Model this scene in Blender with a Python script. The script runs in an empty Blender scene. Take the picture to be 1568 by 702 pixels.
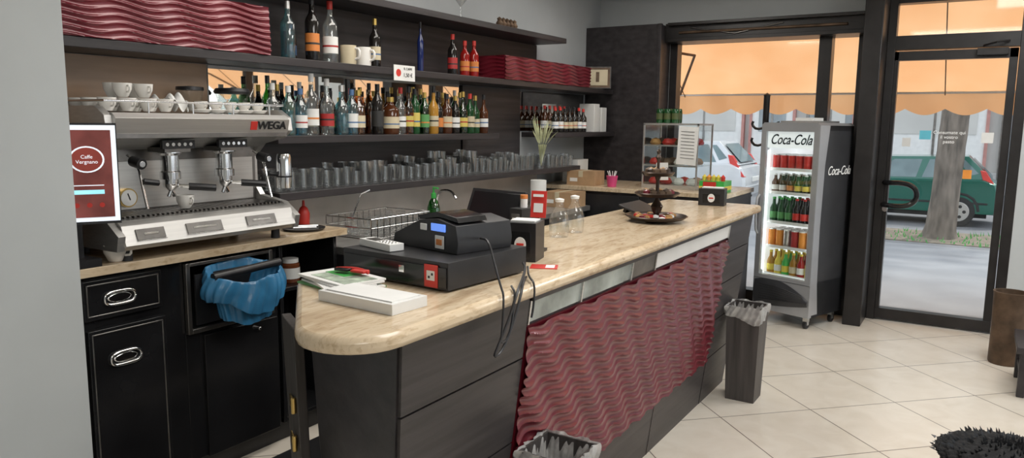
import bpy, bmesh, math, random
from mathutils import Vector, Matrix, Euler
random.seed(4)
scn=bpy.context.scene
try:
    scn.view_settings.view_transform='Standard'
    scn.view_settings.look='None'
except Exception as e: print(e)

# ------------------------------------------------------------ materials
def new(name):
    m=bpy.data.materials.new(name); m.use_nodes=True
    return m,m.node_tree.nodes,m.node_tree.links,m.node_tree.nodes['Principled BSDF']
def coords(N,L,sc=(1,1,1),rot=(0,0,0),loc=(0,0,0),kind='Object'):
    t=N.new('ShaderNodeTexCoord'); mp=N.new('ShaderNodeMapping')
    mp.inputs['Scale'].default_value=sc; mp.inputs['Rotation'].default_value=rot; mp.inputs['Location'].default_value=loc
    L.new(t.outputs[kind],mp.inputs['Vector']); return mp.outputs['Vector']
def ramp(N,L,fac,stops):
    r=N.new('ShaderNodeValToRGB'); e=r.color_ramp.elements
    e[0].position=stops[0][0]; e[0].color=(*stops[0][1],1)
    e[1].position=stops[-1][0]; e[1].color=(*stops[-1][1],1)
    for p,c in stops[1:-1]:
        q=e.new(p); q.color=(*c,1)
    L.new(fac,r.inputs['Fac']); return r.outputs['Color']
def mat(name,col,rough=.5,metal=0,var=.12,scale=8,bump=0,stretch=(1,1,1),coat=0,emit=0,alpha=1):
    m,N,L,P=new(name)
    v=coords(N,L,stretch)
    n=N.new('ShaderNodeTexNoise'); n.inputs['Scale'].default_value=scale; n.inputs['Detail'].default_value=5
    L.new(v,n.inputs['Vector'])
    lo=tuple(max(0,c*(1-var)) for c in col); hi=tuple(min(1,c*(1+var)) for c in col)
    c=ramp(N,L,n.outputs['Fac'],[(.3,lo),(.7,hi)])
    L.new(c,P.inputs['Base Color'])
    P.inputs['Roughness'].default_value=rough; P.inputs['Metallic'].default_value=metal
    P.inputs['Coat Weight'].default_value=coat
    if emit:
        L.new(c,P.inputs['Emission Color']); P.inputs['Emission Strength'].default_value=emit
    if alpha<1: P.inputs['Alpha'].default_value=alpha
    if bump:
        b=N.new('ShaderNodeBump'); b.inputs['Strength'].default_value=bump; b.inputs['Distance'].default_value=.01
        L.new(n.outputs['Fac'],b.inputs['Height']); L.new(b.outputs['Normal'],P.inputs['Normal'])
    return m
def glass(name,tint=(.95,.97,.96),refl=.06,edge=.5,haze=0):
    m,N,L,P=new(name); N.remove(P)
    out=N['Material Output']
    tr=N.new('ShaderNodeBsdfTransparent'); tr.inputs['Color'].default_value=(*tint,1)
    gl=N.new('ShaderNodeBsdfGlossy'); gl.inputs['Roughness'].default_value=.05
    lw=N.new('ShaderNodeLayerWeight'); lw.inputs['Blend'].default_value=.3
    pw=N.new('ShaderNodeMath'); pw.operation='POWER'; pw.inputs[1].default_value=2.5
    mu=N.new('ShaderNodeMath'); mu.operation='MULTIPLY_ADD'; mu.inputs[1].default_value=edge; mu.inputs[2].default_value=refl
    L.new(lw.outputs['Facing'],pw.inputs[0]); L.new(pw.outputs[0],mu.inputs[0])
    mx=N.new('ShaderNodeMixShader'); L.new(mu.outputs[0],mx.inputs['Fac'])
    base=tr.outputs[0]
    if haze:
        df=N.new('ShaderNodeBsdfDiffuse'); df.inputs['Color'].default_value=(.9,.92,.92,1)
        m2=N.new('ShaderNodeMixShader'); m2.inputs[0].default_value=haze
        L.new(tr.outputs[0],m2.inputs[1]); L.new(df.outputs[0],m2.inputs[2]); base=m2.outputs[0]
    L.new(base,mx.inputs[1]); L.new(gl.outputs[0],mx.inputs[2]); L.new(mx.outputs[0],out.inputs['Surface'])
    return m

m_wall=mat('paint_grey',(.43,.45,.46),.85,0,.05,3)
m_wallw=mat('paint_light',(.52,.55,.56),.85,0,.04,3)
m_ceil=mat('ceiling_paint',(.75,.75,.73),.9,0,.03,3)
m_wood=mat('dark_wenge',(.030,.026,.028),.42,0,.45,14,.15,(1,.12,1.6))
m_woodp=mat('dark_wenge_panel',(.036,.031,.032),.42,0,.4,16,.12,(1,.10,2.2))
m_woodg=mat('grey_brown_wood',(.060,.053,.050),.5,0,.4,16,.12,(2.2,2.2,.12))
m_black=mat('black_lacquer',(.012,.012,.013),.18,0,.3,5)
m_blackp=mat('black_plastic',(.018,.018,.02),.38,0,.3,8)
m_blackm=mat('black_frame_metal',(.022,.020,.020),.35,.2,.3,8)
m_steel=mat('brushed_steel',(.70,.69,.67),.36,.92,.10,30,0,(1,.1,6))
m_steelm=mat('machine_steel',(.66,.65,.63),.38,.85,.08,20,0,(1,.1,6))
m_steeld=mat('dark_steel',(.22,.21,.20),.3,.9,.25,12)
m_chrome=mat('chrome',(.80,.80,.80),.12,1,.05,6)
m_white=mat('white_plastic',(.80,.80,.78),.4,0,.04,6)
m_ceram=mat('white_ceramic',(.82,.80,.76),.2,0,.04,6)
m_paper=mat('paper',(.80,.80,.78),.8,0,.05,10)
m_red=mat('red_plastic',(.60,.04,.03),.4,0,.1,8)
m_green=mat('green_plastic',(.06,.42,.08),.35,0,.2,8)
m_card=mat('cardboard',(.42,.27,.15),.85,0,.15,12,.05)
m_orangep=mat('orange_print',(.8,.3,.05),.5,0,.1,8)
m_yellow=mat('yellow_print',(.75,.6,.08),.5,0,.1,8)
m_blue=mat('blue_bag',(.035,.17,.33),.25,0,.3,9,.3)
m_brass=mat('brass',(.6,.42,.15),.3,1,.1,8)
m_rust=mat('rust_metal',(.13,.085,.055),.6,.5,.5,9,.2)
m_liner=mat('bin_liner',(.58,.57,.55),.3,0,.35,22,.6,alpha=.62)
m_beige=mat('beige_panel',(.38,.255,.17),.3,0,.3,3,0,(1,.3,3))
m_mirror=mat('mirror_glass',(.82,.82,.80),.02,1,.01,2)
m_glass=glass('clear_glass')
m_tumbler=glass('tumbler_glass',(.985,.99,.99),.12,.95,.022)
m_win=glass('window_glass',(.97,.98,.98),.03,.25)
m_burg=mat('burgundy_lacquer',(.155,.011,.022),.30,.15,.12,5,0,coat=.5)

def trav():
    m,N,L,P=new('travertine')
    v=coords(N,L,(1.6,.35,1))
    a=N.new('ShaderNodeTexNoise'); a.inputs['Scale'].default_value=8; a.inputs['Detail'].default_value=10; a.inputs['Roughness'].default_value=.62; a.inputs['Distortion'].default_value=.9
    L.new(v,a.inputs['Vector'])
    c=ramp(N,L,a.outputs['Fac'],[(.28,(.44,.31,.19)),(.42,(.60,.46,.30)),(.52,(.72,.585,.415)),(.62,(.67,.53,.36)),(.76,(.52,.39,.25))])
    b=N.new('ShaderNodeTexNoise'); b.inputs['Scale'].default_value=70; b.inputs['Detail'].default_value=3
    L.new(v,b.inputs['Vector'])
    mx=N.new('ShaderNodeMixRGB'); mx.blend_type='MULTIPLY'; mx.inputs[0].default_value=.45
    c2=ramp(N,L,b.outputs['Fac'],[(.34,(.6,.5,.4)),(.46,(1,1,1))])
    L.new(c,mx.inputs[1]); L.new(c2,mx.inputs[2]); L.new(mx.outputs[0],P.inputs['Base Color'])
    P.inputs['Roughness'].default_value=.18
    return m
m_trav=trav()
def floor_m():
    m,N,L,P=new('floor_tile')
    S=.56
    t=N.new('ShaderNodeTexCoord'); mp=N.new('ShaderNodeMapping'); mp.vector_type='TEXTURE'
    mp.inputs['Rotation'].default_value=(0,0,math.radians(45)); mp.inputs['Location'].default_value=(-.71,4.37,0); mp.inputs['Scale'].default_value=(S,S,S)
    L.new(t.outputs['Object'],mp.inputs['Vector'])
    br=N.new('ShaderNodeTexBrick'); br.offset=0; br.squash=1
    br.inputs['Scale'].default_value=1; br.inputs['Brick Width'].default_value=1; br.inputs['Row Height'].default_value=1
    br.inputs['Mortar Size'].default_value=.006; br.inputs['Mortar Smooth'].default_value=.2
    br.inputs['Color1'].default_value=(.81,.75,.655,1); br.inputs['Color2'].default_value=(.77,.71,.615,1); br.inputs['Mortar'].default_value=(.20,.165,.14,1)
    L.new(mp.outputs[0],br.inputs['Vector'])
    n=N.new('ShaderNodeTexNoise'); n.inputs['Scale'].default_value=3; n.inputs['Detail'].default_value=7; n.inputs['Distortion'].default_value=1
    L.new(mp.outputs[0],n.inputs['Vector'])
    c2=ramp(N,L,n.outputs['Fac'],[(.3,(.88,.86,.83)),(.65,(1,1,1))])
    mx=N.new('ShaderNodeMixRGB'); mx.blend_type='MULTIPLY'; mx.inputs[0].default_value=.8
    L.new(br.outputs['Color'],mx.inputs[1]); L.new(c2,mx.inputs[2]); L.new(mx.outputs[0],P.inputs['Base Color'])
    P.inputs['Roughness'].default_value=.28
    return m
m_floor=floor_m()

# ------------------------------------------------------------ mesh builder
class M:
    def __init__(s,name): s.n=name; s.V=[];s.F=[];s.I=[];s.mats=[]
    def mi(s,m):
        if m not in s.mats: s.mats.append(m)
        return s.mats.index(m)
    def add(s,vs,fs,m,T=None):
        k=len(s.V)
        for v in vs:
            v=Vector(v)
            s.V.append(T@v if T else v)
        i=s.mi(m)
        for f in fs: s.F.append([a+k for a in f]); s.I.append(i)
        return s
    def hexa(s,p,m,T=None):
        return s.add(p,[(0,1,2,3),(4,7,6,5),(0,4,5,1),(1,5,6,2),(2,6,7,3),(3,7,4,0)],m,T)
    def box(s,x0,x1,y0,y1,z0,z1,m,T=None):
        return s.hexa([(x0,y0,z0),(x1,y0,z0),(x1,y1,z0),(x0,y1,z0),(x0,y0,z1),(x1,y0,z1),(x1,y1,z1),(x0,y1,z1)],m,T)
    def cbox(s,c,sz,m,r=(0,0,0)):
        T=Matrix.Translation(c)@Euler([math.radians(a) for a in r]).to_matrix().to_4x4()
        a,b,d=[q/2 for q in sz]
        return s.box(-a,a,-b,b,-d,d,m,T)
    def lathe(s,pr,c,m,seg=18,T=None,sx=1,sy=1):
        vs=[];fs=[];rings=[]
        for r,z in pr:
            if r<1e-6: rings.append([len(vs)]); vs.append((c[0],c[1],c[2]+z))
            else:
                rr=[]
                for i in range(seg):
                    a=2*math.pi*i/seg
                    rr.append(len(vs)); vs.append((c[0]+r*math.cos(a)*sx,c[1]+r*math.sin(a)*sy,c[2]+z))
                rings.append(rr)
        for A,B in zip(rings,rings[1:]):
            if len(A)==1 and len(B)==1: continue
            for i in range(seg):
                j=(i+1)%seg
                if len(A)==1: fs.append((A[0],B[i],B[j]))
                elif len(B)==1: fs.append((A[i],A[j],B[0]))
                else: fs.append((A[i],A[j],B[j],B[i]))
        return s.add(vs,fs,m,T)
    def cyl(s,p0,p1,r,m,seg=14,r2=None):
        p0=Vector(p0);p1=Vector(p1);d=p1-p0;h=d.length
        T=Matrix.Translation(p0)@d.to_track_quat('Z','Y').to_matrix().to_4x4()
        r2=r if r2 is None else r2
        return s.lathe([(0,0),(r,0),(r2,h),(0,h)],(0,0,0),m,seg,T)
    def tube(s,pts,r,m,seg=8,smooth=0):
        pts=[Vector(p) for p in pts]
        for _ in range(smooth):
            q=[pts[0]]
            for a,b in zip(pts,pts[1:]): q+= [a*.75+b*.25,a*.25+b*.75]
            q.append(pts[-1]); pts=q
        vs=[];fs=[];n=len(pts)
        for i,p in enumerate(pts):
            d=(pts[min(i+1,n-1)]-pts[max(i-1,0)]).normalized()
            if i==0: u=d.orthogonal().normalized()
            else: u=(u-d*u.dot(d)).normalized()
            w=d.cross(u)
            for k in range(seg):
                a=2*math.pi*k/seg; vs.append(p+(u*math.cos(a)+w*math.sin(a))*r)
        for i in range(n-1):
            for k in range(seg):
                j=(k+1)%seg; fs.append((i*seg+k,i*seg+j,(i+1)*seg+j,(i+1)*seg+k))
        fs.append(tuple(range(seg))); fs.append(tuple(range((n-1)*seg,n*seg)))
        return s.add(vs,fs,m)
    def prism(s,poly,ax,a0,a1,m,T=None):
        def P(p,a): return {'X':(a,p[0],p[1]),'Y':(p[0],a,p[1]),'Z':(p[0],p[1],a)}[ax]
        n=len(poly); vs=[P(p,a0) for p in poly]+[P(p,a1) for p in poly]
        fs=[tuple(range(n)),tuple(range(n,2*n))]+[(i,(i+1)%n,n+(i+1)%n,n+i) for i in range(n)]
        return s.add(vs,fs,m,T)
    def loft(s,p0,z0,p1,z1,m):
        n=len(p0); vs=[(x,y,z0) for x,y in p0]+[(x,y,z1) for x,y in p1]
        fs=[tuple(range(n)),tuple(range(n,2*n))]+[(i,(i+1)%n,n+(i+1)%n,n+i) for i in range(n)]
        return s.add(vs,fs,m)
    def grid(s,fn,nu,nv,m,wrap=False):
        vs=[fn(i/nu,j/nv) for j in range(nv+1) for i in range(nu+1)]
        fs=[(j*(nu+1)+i,j*(nu+1)+i+1,(j+1)*(nu+1)+i+1,(j+1)*(nu+1)+i) for j in range(nv) for i in range(nu)]
        return s.add(vs,fs,m)
    def build(s,loc=None,rz=0,bevel=0,parent=None,ang=32,fixn=True):
        if loc is None:
            xs=[v.x for v in s.V];ys=[v.y for v in s.V];zs=[v.z for v in s.V]
            o=Vector(((min(xs)+max(xs))/2,(min(ys)+max(ys))/2,min(zs)))
            V=[v-o for v in s.V]; loc=o
        else: V=s.V
        me=bpy.data.meshes.new(s.n); me.from_pydata([tuple(v) for v in V],[],s.F)
        for m in s.mats: me.materials.append(m)
        me.polygons.foreach_set('material_index',s.I)
        me.polygons.foreach_set('use_smooth',[True]*len(s.F))
        if fixn:
            bm=bmesh.new(); bm.from_mesh(me); bmesh.ops.recalc_face_normals(bm,faces=bm.faces); bm.to_mesh(me); bm.free()
        try: me.set_sharp_from_angle(angle=math.radians(ang))
        except Exception as e: print('sharp',e)
        me.update()
        o=bpy.data.objects.new(s.n,me); scn.collection.objects.link(o)
        o.location=loc; o.rotation_euler=(0,0,math.radians(rz))
        if bevel:
            b=o.modifiers.new('bevel','BEVEL'); b.width=bevel; b.segments=2; b.limit_method='ANGLE'; b.angle_limit=math.radians(40)
            b.harden_normals=False
        if parent: setpar(o,parent)
        return o
def setpar(o,p):
    o.parent=p
    o.matrix_parent_inverse=(Matrix.Translation(p.location)@p.rotation_euler.to_matrix().to_4x4()).inverted()
def text(body,size,loc,rot,m,parent,name='lettering',local=False,shear=0,ext=.0008,sx=1,off=0):
    c=bpy.data.curves.new(name,'FONT'); c.body=body; c.size=size; c.extrude=ext; c.align_x='CENTER'; c.align_y='CENTER'; c.shear=shear; c.offset=off
    c.materials.append(m)
    o=bpy.data.objects.new(name,c); scn.collection.objects.link(o)
    o.location=loc; o.rotation_euler=[math.radians(a) for a in rot]; o.scale=(sx,1,1)
    if local: o.parent=parent
    else: setpar(o,parent)
    return o
def simple(name,x0,x1,y0,y1,z0,z1,m,bevel=0):
    return M(name).box(x0,x1,y0,y1,z0,z1,m).build(bevel=bevel)
def roundpoly(pts,rad,n=8):
    out=[];k=len(pts)
    for i in range(k):
        p=Vector(pts[i]);a=Vector(pts[i-1])-p;b=Vector(pts[(i+1)%k])-p;r=rad[i]
        if r<=0: out.append(tuple(p)); continue
        ang=a.angle(b); T=r/math.tan(ang/2)
        a.normalize();b.normalize(); p0=p+a*T;p1=p+b*T
        c=p+(a+b).normalized()*(r/math.sin(ang/2))
        s0=p0-c;s1=p1-c
        tot=math.atan2(s0.x*s1.y-s0.y*s1.x,s0.dot(s1))
        for j in range(n+1):
            t=tot*j/n; cc,ss=math.cos(t),math.sin(t)
            out.append((c.x+s0.x*cc-s0.y*ss,c.y+s0.x*ss+s0.y*cc))
    return out

# ------------------------------------------------------------ room shell
XW=-3.25; YW=6.85
fl=M('floor').box(-3.45,3.6,-3,7.05,-.12,0,m_floor).build(loc=(0,0,0))
simple('wall_left',-3.45,XW,-3,7.05,0,2.8,m_wall)
simple('wall_partition',XW,-2.5,-3,1.315,0,2.8,m_wallw)
simple('ceiling',-3.45,3.6,-3,7.3,2.8,2.95,m_ceil)
w=M('wall_front'); w.box(-3.25,-.86,6.8,7.05,2.5,2.8,m_wallw); w.box(-3.25,-2.53,6.8,7.05,0,2.5,m_wallw); w.box(-.72,3.45,6.8,7.05,2.64,2.8,m_wallw); w.box(.24,.62,6.8,7.05,0,2.64,m_wallw); w.build(loc=(0,0,0))
w=M('wall_right'); w.box(3.45,3.6,-3,.3,0,2.8,m_wallw); w.box(3.45,3.6,5.6,7.05,0,2.8,m_wallw); w.box(3.45,3.6,.3,5.6,2.5,2.8,m_wallw); w.box(3.45,3.6,.3,5.6,0,.35,m_wallw); w.build(loc=(0,0,0))
simple('wall_back',-2.5,3.6,-3.15,-3,0,2.8,m_wallw)
p=M('trim_wood_pillar'); p.box(-3.248,-2.53,6.5,6.798,0,2.48,m_wood); p.box(-2.535,-2.5,6.48,6.52,0,2.48,m_wood); p.build(bevel=.004)
w=M('window_1')
w.box(-2.53,-2.46,6.8,6.92,0,2.33,m_blackm); w.box(-1.23,-1.13,6.78,6.92,.08,2.33,m_blackm); w.box(-.93,-.865,6.8,6.92,0,2.33,m_blackm)
w.box(-2.53,-.865,6.79,6.93,0,.12,m_blackm); w.box(-2.53,-.865,6.66,6.95,2.33,2.495,m_blackm)
w.box(-2.49,-.865,6.60,6.67,2.47,2.495,m_blackm); w.box(-2.49,-.865,6.62,6.67,2.33,2.36,m_blackm)
w.tube([(-2.4,6.65,2.41),(-1.0,6.65,2.41)],.012,m_rust); w.tube([(-2.3,6.65,2.45),(-1.9,6.65,2.38),(-1.5,6.65,2.45)],.006,m_steeld)
w.box(-2.47,-1.2,6.85,6.86,.1,2.34,m_win); w.box(-1.15,-.9,6.85,6.86,.1,2.34,m_win)
w.build(bevel=.004)
simple('trim_corner_post',-.858,-.722,6.47,6.97,0,2.798,m_blackm,.006)
d=M('door_1')
d.box(-.72,-.66,6.8,6.92,0,2.64,m_blackm); d.box(.17,.24,6.8,6.92,0,2.64,m_blackm)
d.box(-.66,.17,6.8,6.92,2.2,2.31,m_blackm); d.box(-.66,.17,6.8,6.92,2.56,2.64,m_blackm)
d.box(-.66,-.63,6.82,6.90,.02,2.19,m_blackm); d.box(.11,.165,6.82,6.90,.02,2.19,m_blackm)
d.box(-.66,.165,6.82,6.90,2.12,2.19,m_blackm); d.box(-.66,.165,6.81,6.90,.01,.10,m_blackm)
d.box(-.64,.12,6.85,6.86,.08,2.14,m_win); d.box(-.66,.17,6.85,6.86,2.30,2.57,m_win)
d.box(-.10,.1,6.76,6.81,2.14,2.19,m_blackm); d.tube([(-.06,6.78,2.21),(.02,6.66,2.22),(.10,6.78,2.24)],.008,m_blackm)
hz=1.06
d.tube([(-.655,6.81,hz+.09),(-.655,6.72,hz+.09),(-.50,6.70,hz+.095),(-.43,6.70,hz+.06),(-.41,6.70,hz),(-.43,6.70,hz-.06),(-.50,6.70,hz-.095),(-.655,6.72,hz-.09),(-.655,6.81,hz-.09)],.02,m_black,10,2)
d.cyl((-.645,6.80,.93),(-.645,6.83,.93),.022,m_chrome)
door=d.build(bevel=.003)
m_txt=mat('white_vinyl',(.88,.88,.86),.6,emit=.15)
text('Consumate qui\nil vostro\npasto',.036,(-.235,6.845,1.52),(90,0,0),m_txt,door)
s=M('glass_notices'); s.box(-.44,-.36,6.838,6.846,1.50,1.57,mat('cyan_print',(.15,.6,.75),.5)); s.box(-.56,-.50,6.838,6.846,1.44,1.51,m_paper); s.box(-.02,.06,6.838,6.846,1.48,1.56,m_paper); s.box(-.12,-.06,6.838,6.846,1.2,1.27,m_orangep)
s=s.build(parent=door)
w=M('window_2')
w.box(.622,.69,6.8,6.92,0,2.63,m_blackm); w.box(3.38,3.448,6.8,6.92,0,2.63,m_blackm); w.box(1.98,2.05,6.8,6.92,0,2.63,m_blackm); w.box(.622,3.448,6.8,6.92,0,.12,m_blackm); w.box(.622,3.448,6.8,6.92,2.4,2.638,m_blackm); w.box(.68,3.4,6.85,6.86,.1,2.42,m_win)
w.build()
w=M('window_3')
for y in (.302,2.0,3.7,5.53): w.box(3.48,3.56,y,y+.065,.352,2.498,m_blackm)
w.box(3.48,3.56,.302,5.598,.352,.42,m_blackm); w.box(3.48,3.56,.302,5.598,2.43,2.498,m_blackm); w.box(3.51,3.52,.35,5.55,.4,2.45,m_win)
w.build()

# ------------------------------------------------------------ back wall panels and shelves
simple('trim_beige_panel',XW,XW+.015,1.32,2.37,1.05,1.862,m_beige)
M('trim_wall_mirror').box(XW,XW+.012,2.38,4.47,1.525,1.86,m_mirror).box(XW,XW+.012,5.3,6.45,1.53,1.86,m_mirror).build()
b=M('trim_wood_back_panel'); b.box(XW,XW+.02,2.42,5.55,1.91,2.235,m_woodp); b.box(XW,XW+.03,4.48,5.28,1.24,1.86,m_woodp); b.box(XW,XW+.02,2.38,4.47,1.24,1.478,m_woodp); b.build()
simple('trim_steel_backsplash',XW,XW+.012,2.42,5.6,.935,1.192,mat('satin_panel',(.50,.46,.42),.35,.4,.15,3))
simple('trim_upper_shelf_board',XW,-2.95,1.32,6.49,1.865,1.905,m_wood,.003)
simple('trim_middle_shelf_board',XW,-2.95,2.55,4.55,1.48,1.52,m_wood,.003)
simple('trim_end_shelf_board',XW,-2.93,5.35,6.49,1.48,1.52,m_wood,.003)
simple('trim_lower_shelf_board',XW,-2.95,2.55,5.85,1.195,1.235,m_wood,.003)
simple('trim_top_shelf_board',XW,-2.95,1.32,5.55,2.238,2.278,m_wood,.003)

def wavy(m,A,U,Vv,Nn,su,sv,sp,amp,lam,dep,nu,nv,slant=0,mt=None):
    A=Vector(A);U=Vector(U);Vv=Vector(Vv);Nn=Vector(Nn)
    def fn(i,j):
        a=i*su;b=j*sv
        ph=2*math.pi*(a+slant*b)/lam
        q=(b+amp*math.sin(ph)+.4*amp*math.sin(.43*ph+1))/sp
        ridge=(1-abs(math.sin(math.pi*q)))**1.15
        h=dep*ridge*(.70+.30*math.sin(ph+1.2))+.28*dep*math.sin(ph)
        return A+U*a+Vv*b+Nn*(h+.30*dep)
    m.grid(fn,nu,nv,mt or m_burg)
def wavebox(name,y0,y1,z0,z1,xf_):
    m=M(name)
    m.box(-3.2,xf_,y0,y1,z0,z1,m_burg)
    wavy(m,(xf_,y0,z0),(0,1,0),(0,0,1),(1,0,0),y1-y0,z1-z0,.028,.009,.28,.012,int((y1-y0)/.012),72,.5)
    wavy(m,(-3.2,y0,z0),(1,0,0),(0,0,1),(0,-1,0),xf_+3.2,z1-z0,.028,.009,.28,.012,24,72,.5)
    return m.build(ang=75)
wavebox('red_wave_box',1.34,2.52,1.907,2.13,-2.955)
wavebox('red_wave_box',4.62,6.0,1.907,2.075,-2.955)

# ------------------------------------------------------------ bar counter
def xf(z): return -1.27+z/1.08*.135
c=M('bar_counter')
top=[(xf(1.075)-.012,4.56),(xf(1.075)-.012,1.33),(-1.60,1.475),(-1.655,1.52),(-1.655,4.56)]
bot=[(xf(0)-.012,4.56),(xf(0)-.012,1.44),(-1.58,1.53),(-1.62,1.57),(-1.62,4.56)]
c.loft(bot,0,top,1.075,m_wood)
def slab(y0,y1,z0,z1,m,t=.012,off=0):
    a=xf(z0)+off;b=xf(z1)+off
    c.hexa([(a-t,y0,z0),(a,y0,z0),(a,y1,z0),(a-t,y1,z0),(b-t,y0,z1),(b,y0,z1),(b,y1,z1),(b-t,y1,z1)],m)
def ys(z): return 1.335+(1-z/1.08)*.11
for z0,z1 in ((.0,.29),(.296,.585),(.591,.87),(.876,1.07)):
    a=xf(z0);b=xf(z1)
    c.hexa([(a-.014,ys(z0),z0),(a,ys(z0),z0),(a,1.935,z0),(a-.014,1.935,z0),(b-.014,ys(z1),z1),(b,ys(z1),z1),(b,1.935,z1),(b-.014,1.935,z1)],m_woodp)
for z0,z1 in ((.0,.27),(.276,.5),(.506,.71),(.716,.89),(.896,1.07)):
    slab(4.10,4.56,z0,z1,m_woodp)
slab(1.94,4.095,0,.262,m_woodp,off=-.002)
for y in (2.55,3.3): slab(y,y+.004,0,.26,m_black,off=.0)
m_band=mat('band_glass',(.34,.39,.38),.12,.4,.5,6)
slab(1.94,2.75,.985,1.06,m_band,off=-.004); slab(2.76,3.0,.985,1.06,m_steeld,off=-.004); slab(3.0,4.095,.985,1.06,m_white,off=-.003)
for y in (1.94,2.3,2.74,3.0,4.09): slab(y,y+.008,.98,1.07,m_steel,off=.002)
slab(1.94,4.095,1.058,1.072,m_woodp,off=.01)
ang=Vector((xf(.99)-xf(.27),0,.72)); L_=ang.length; ang.normalize(); nn=Vector((ang.z,0,-ang.x))
slab(1.945,4.09,.268,.972,m_burg,off=.0)
wavy(c,(xf(.27)+.001,1.945,.27),(0,1,0),ang,nn,2.145,L_-.02,.040,.0095,.185,.0155,360,260,.75)
c.build(loc=(0,0,0),ang=75)
t=M('counter_top')
rp=roundpoly([(-1.10,4.62),(-1.70,4.62),(-1.745,1.565),(-1.10,.965)],[.03,.02,.12,.145],10)
t.prism(rp,'Z',1.077,1.122,m_trav)
t.build(loc=(0,0,0),bevel=.016)
g=M('bar_gate'); g.hexa([(-1.65,1.53,.06),(-1.80,1.63,.06),(-1.815,1.60,.06),(-1.66,1.50,.06),(-1.665,1.51,.99),(-1.83,1.61,.99),(-1.845,1.585,.99),(-1.675,1.48,.99)],m_woodg)
for z in (.30,.60,.72): g.cyl((-1.70,1.495,z),(-1.70,1.495,z+.05),.008,m_brass); g.cbox((-1.73,1.515,z+.025),(.05,.006,.04),m_brass,(0,0,-32))
g.build(bevel=.003)
M('aisle_darkening_sheet').box(-2.74,-1.74,1.66,5.5,.001,.012,m_blackp).build(bevel=.003)  # made-up dark sheet, added only so the aisle floor reads dark

# ------------------------------------------------------------ back counter cabinets
b=M('back_bar_cabinet'); X0=-2.83
b.box(-3.24,X0-.012,1.32,1.92,0.1,1.005,m_black); b.box(-3.24,X0-.012,1.92,2.38,.1,.69,m_black); b.box(-3.24,-3.1,1.92,2.38,.69,1.005,m_black); b.box(-3.24,X0-.012,2.38,2.42,.1,1.005,m_black)
b.box(-3.24,X0-.05,1.32,2.82,0,.1,m_blackp)
b.box(-3.24,X0-.012,2.44,2.46,.1,1.005,m_black); b.box(-3.24,X0-.012,2.80,2.82,.1,1.005,m_black); b.box(-3.24,-3.2,2.44,2.82,.1,1.005,m_blackp); b.box(-3.24,X0-.02,2.44,2.82,.76,.78,m_black); b.box(-3.24,X0-.02,2.44,2.82,.1,.12,m_black)
b.box(-3.24,X0+.03,1.32,2.86,1.005,1.04,m_trav)
def front(y0,y1,z0,z1,handle=None,edge=True):
    b.box(X0-.012,X0+.006,y0,y1,z0,z1,m_black)
    if edge:
        for q in ((y0+.012,y1-.012,z1-.02,z1-.014),(y0+.012,y1-.012,z0+.014,z0+.02)): b.box(X0+.004,X0+.0085,*q,m_steeld)
        for q in ((y0+.012,y0+.018,z0+.014,z1-.014),(y1-.018,y1-.012,z0+.014,z1-.014)): b.box(X0+.004,X0+.0085,*q,m_steeld)
    if handle:
        y,z=handle; pts=[]
        for i in range(25):
            a=2*math.pi*i/24; pts.append((X0+.012,y+.062*math.copysign(abs(math.cos(a))**.6,math.cos(a)),z+.026*math.copysign(abs(math.sin(a))**.7,math.sin(a))))
        b.tube(pts,.006,m_chrome)
        T=Matrix.Translation((X0+.004,y,z))@Matrix.Rotation(math.radians(90),4,'Y')
        b.lathe([(0,0),(.02,0),(.018,.006),(0,.008)],(0,0,0),m_chrome,20,T,1,2.6)
front(1.49,1.81,.83,.985,(1.63,.905))
front(1.50,1.82,.10,.79,(1.64,.66))
front(1.33,1.48,.10,.985)
front(2.0,2.40,.1,.66,None,False)
b.box(X0-.01,X0+.012,1.92,1.94,.68,.99,m_steeld); b.box(X0-.01,X0+.012,2.36,2.38,.68,.99,m_steeld); b.box(X0-.01,X0+.012,1.94,2.36,.68,.70,m_steeld); b.box(X0-.01,X0+.012,1.94,2.36,.975,.99,m_steeld)
b.cyl((X0,2.28,.63),(X0+.03,2.28,.63),.008,m_chrome)
b.build(loc=(0,0,0),bevel=.003)
k=M('bin_bag_drawer')
def bag(i,j):
    a=2*math.pi*i; cr=math.cos(a);sr=math.sin(a)
    w_=.007*math.sin(a*9+j*5)+.005*math.sin(a*21+j*9)
    rim=.945-.035*cr+.006*math.sin(a*5)
    if j<.4:
        s_=j/.4; r=1-.30*(1-s_)
        return (-2.735+cr*(.10*r+w_*.5),2.15+sr*(.18*r+w_*.5),rim-.20*(1-s_)**1.3)
    s_=(j-.4)/.6
    r=1+.13*math.sin(s_*math.pi*.8)
    drop=.10+.04*cr+.02*math.sin(a*3+1)
    return (-2.735+cr*(.10*r+w_*(.4+s_)),2.15+sr*(.18*r+w_*(.4+s_)),rim-drop*s_)
k.grid(bag,140,26,m_blue)
k.cyl((-2.715,1.975,.935),(-2.715,2.33,.95),.018,m_blackp); k.box(-2.81,-2.80,1.95,2.35,.72,.94,m_blackp)
k.build(ang=80)
j=M('sauce_jar'); j.lathe([(0,0),(.045,0),(.048,.01),(.048,.09),(.04,.10),(0,.10)],(-2.95,2.60,.781),mat('brown_sauce',(.16,.05,.02),.15)); j.lathe([(.049,.02),(.049,.075)],(-2.95,2.60,.781),m_paper); j.lathe([(.042,.1),(.042,.12),(0,.12)],(-2.95,2.60,.781),m_white); j.build()
s=M('sink_counter'); s.box(-3.23,-2.745,2.87,5.55,0,.89,m_blackp); s.box(-3.23,-2.70,2.87,5.55,.89,.93,m_steel)
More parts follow.
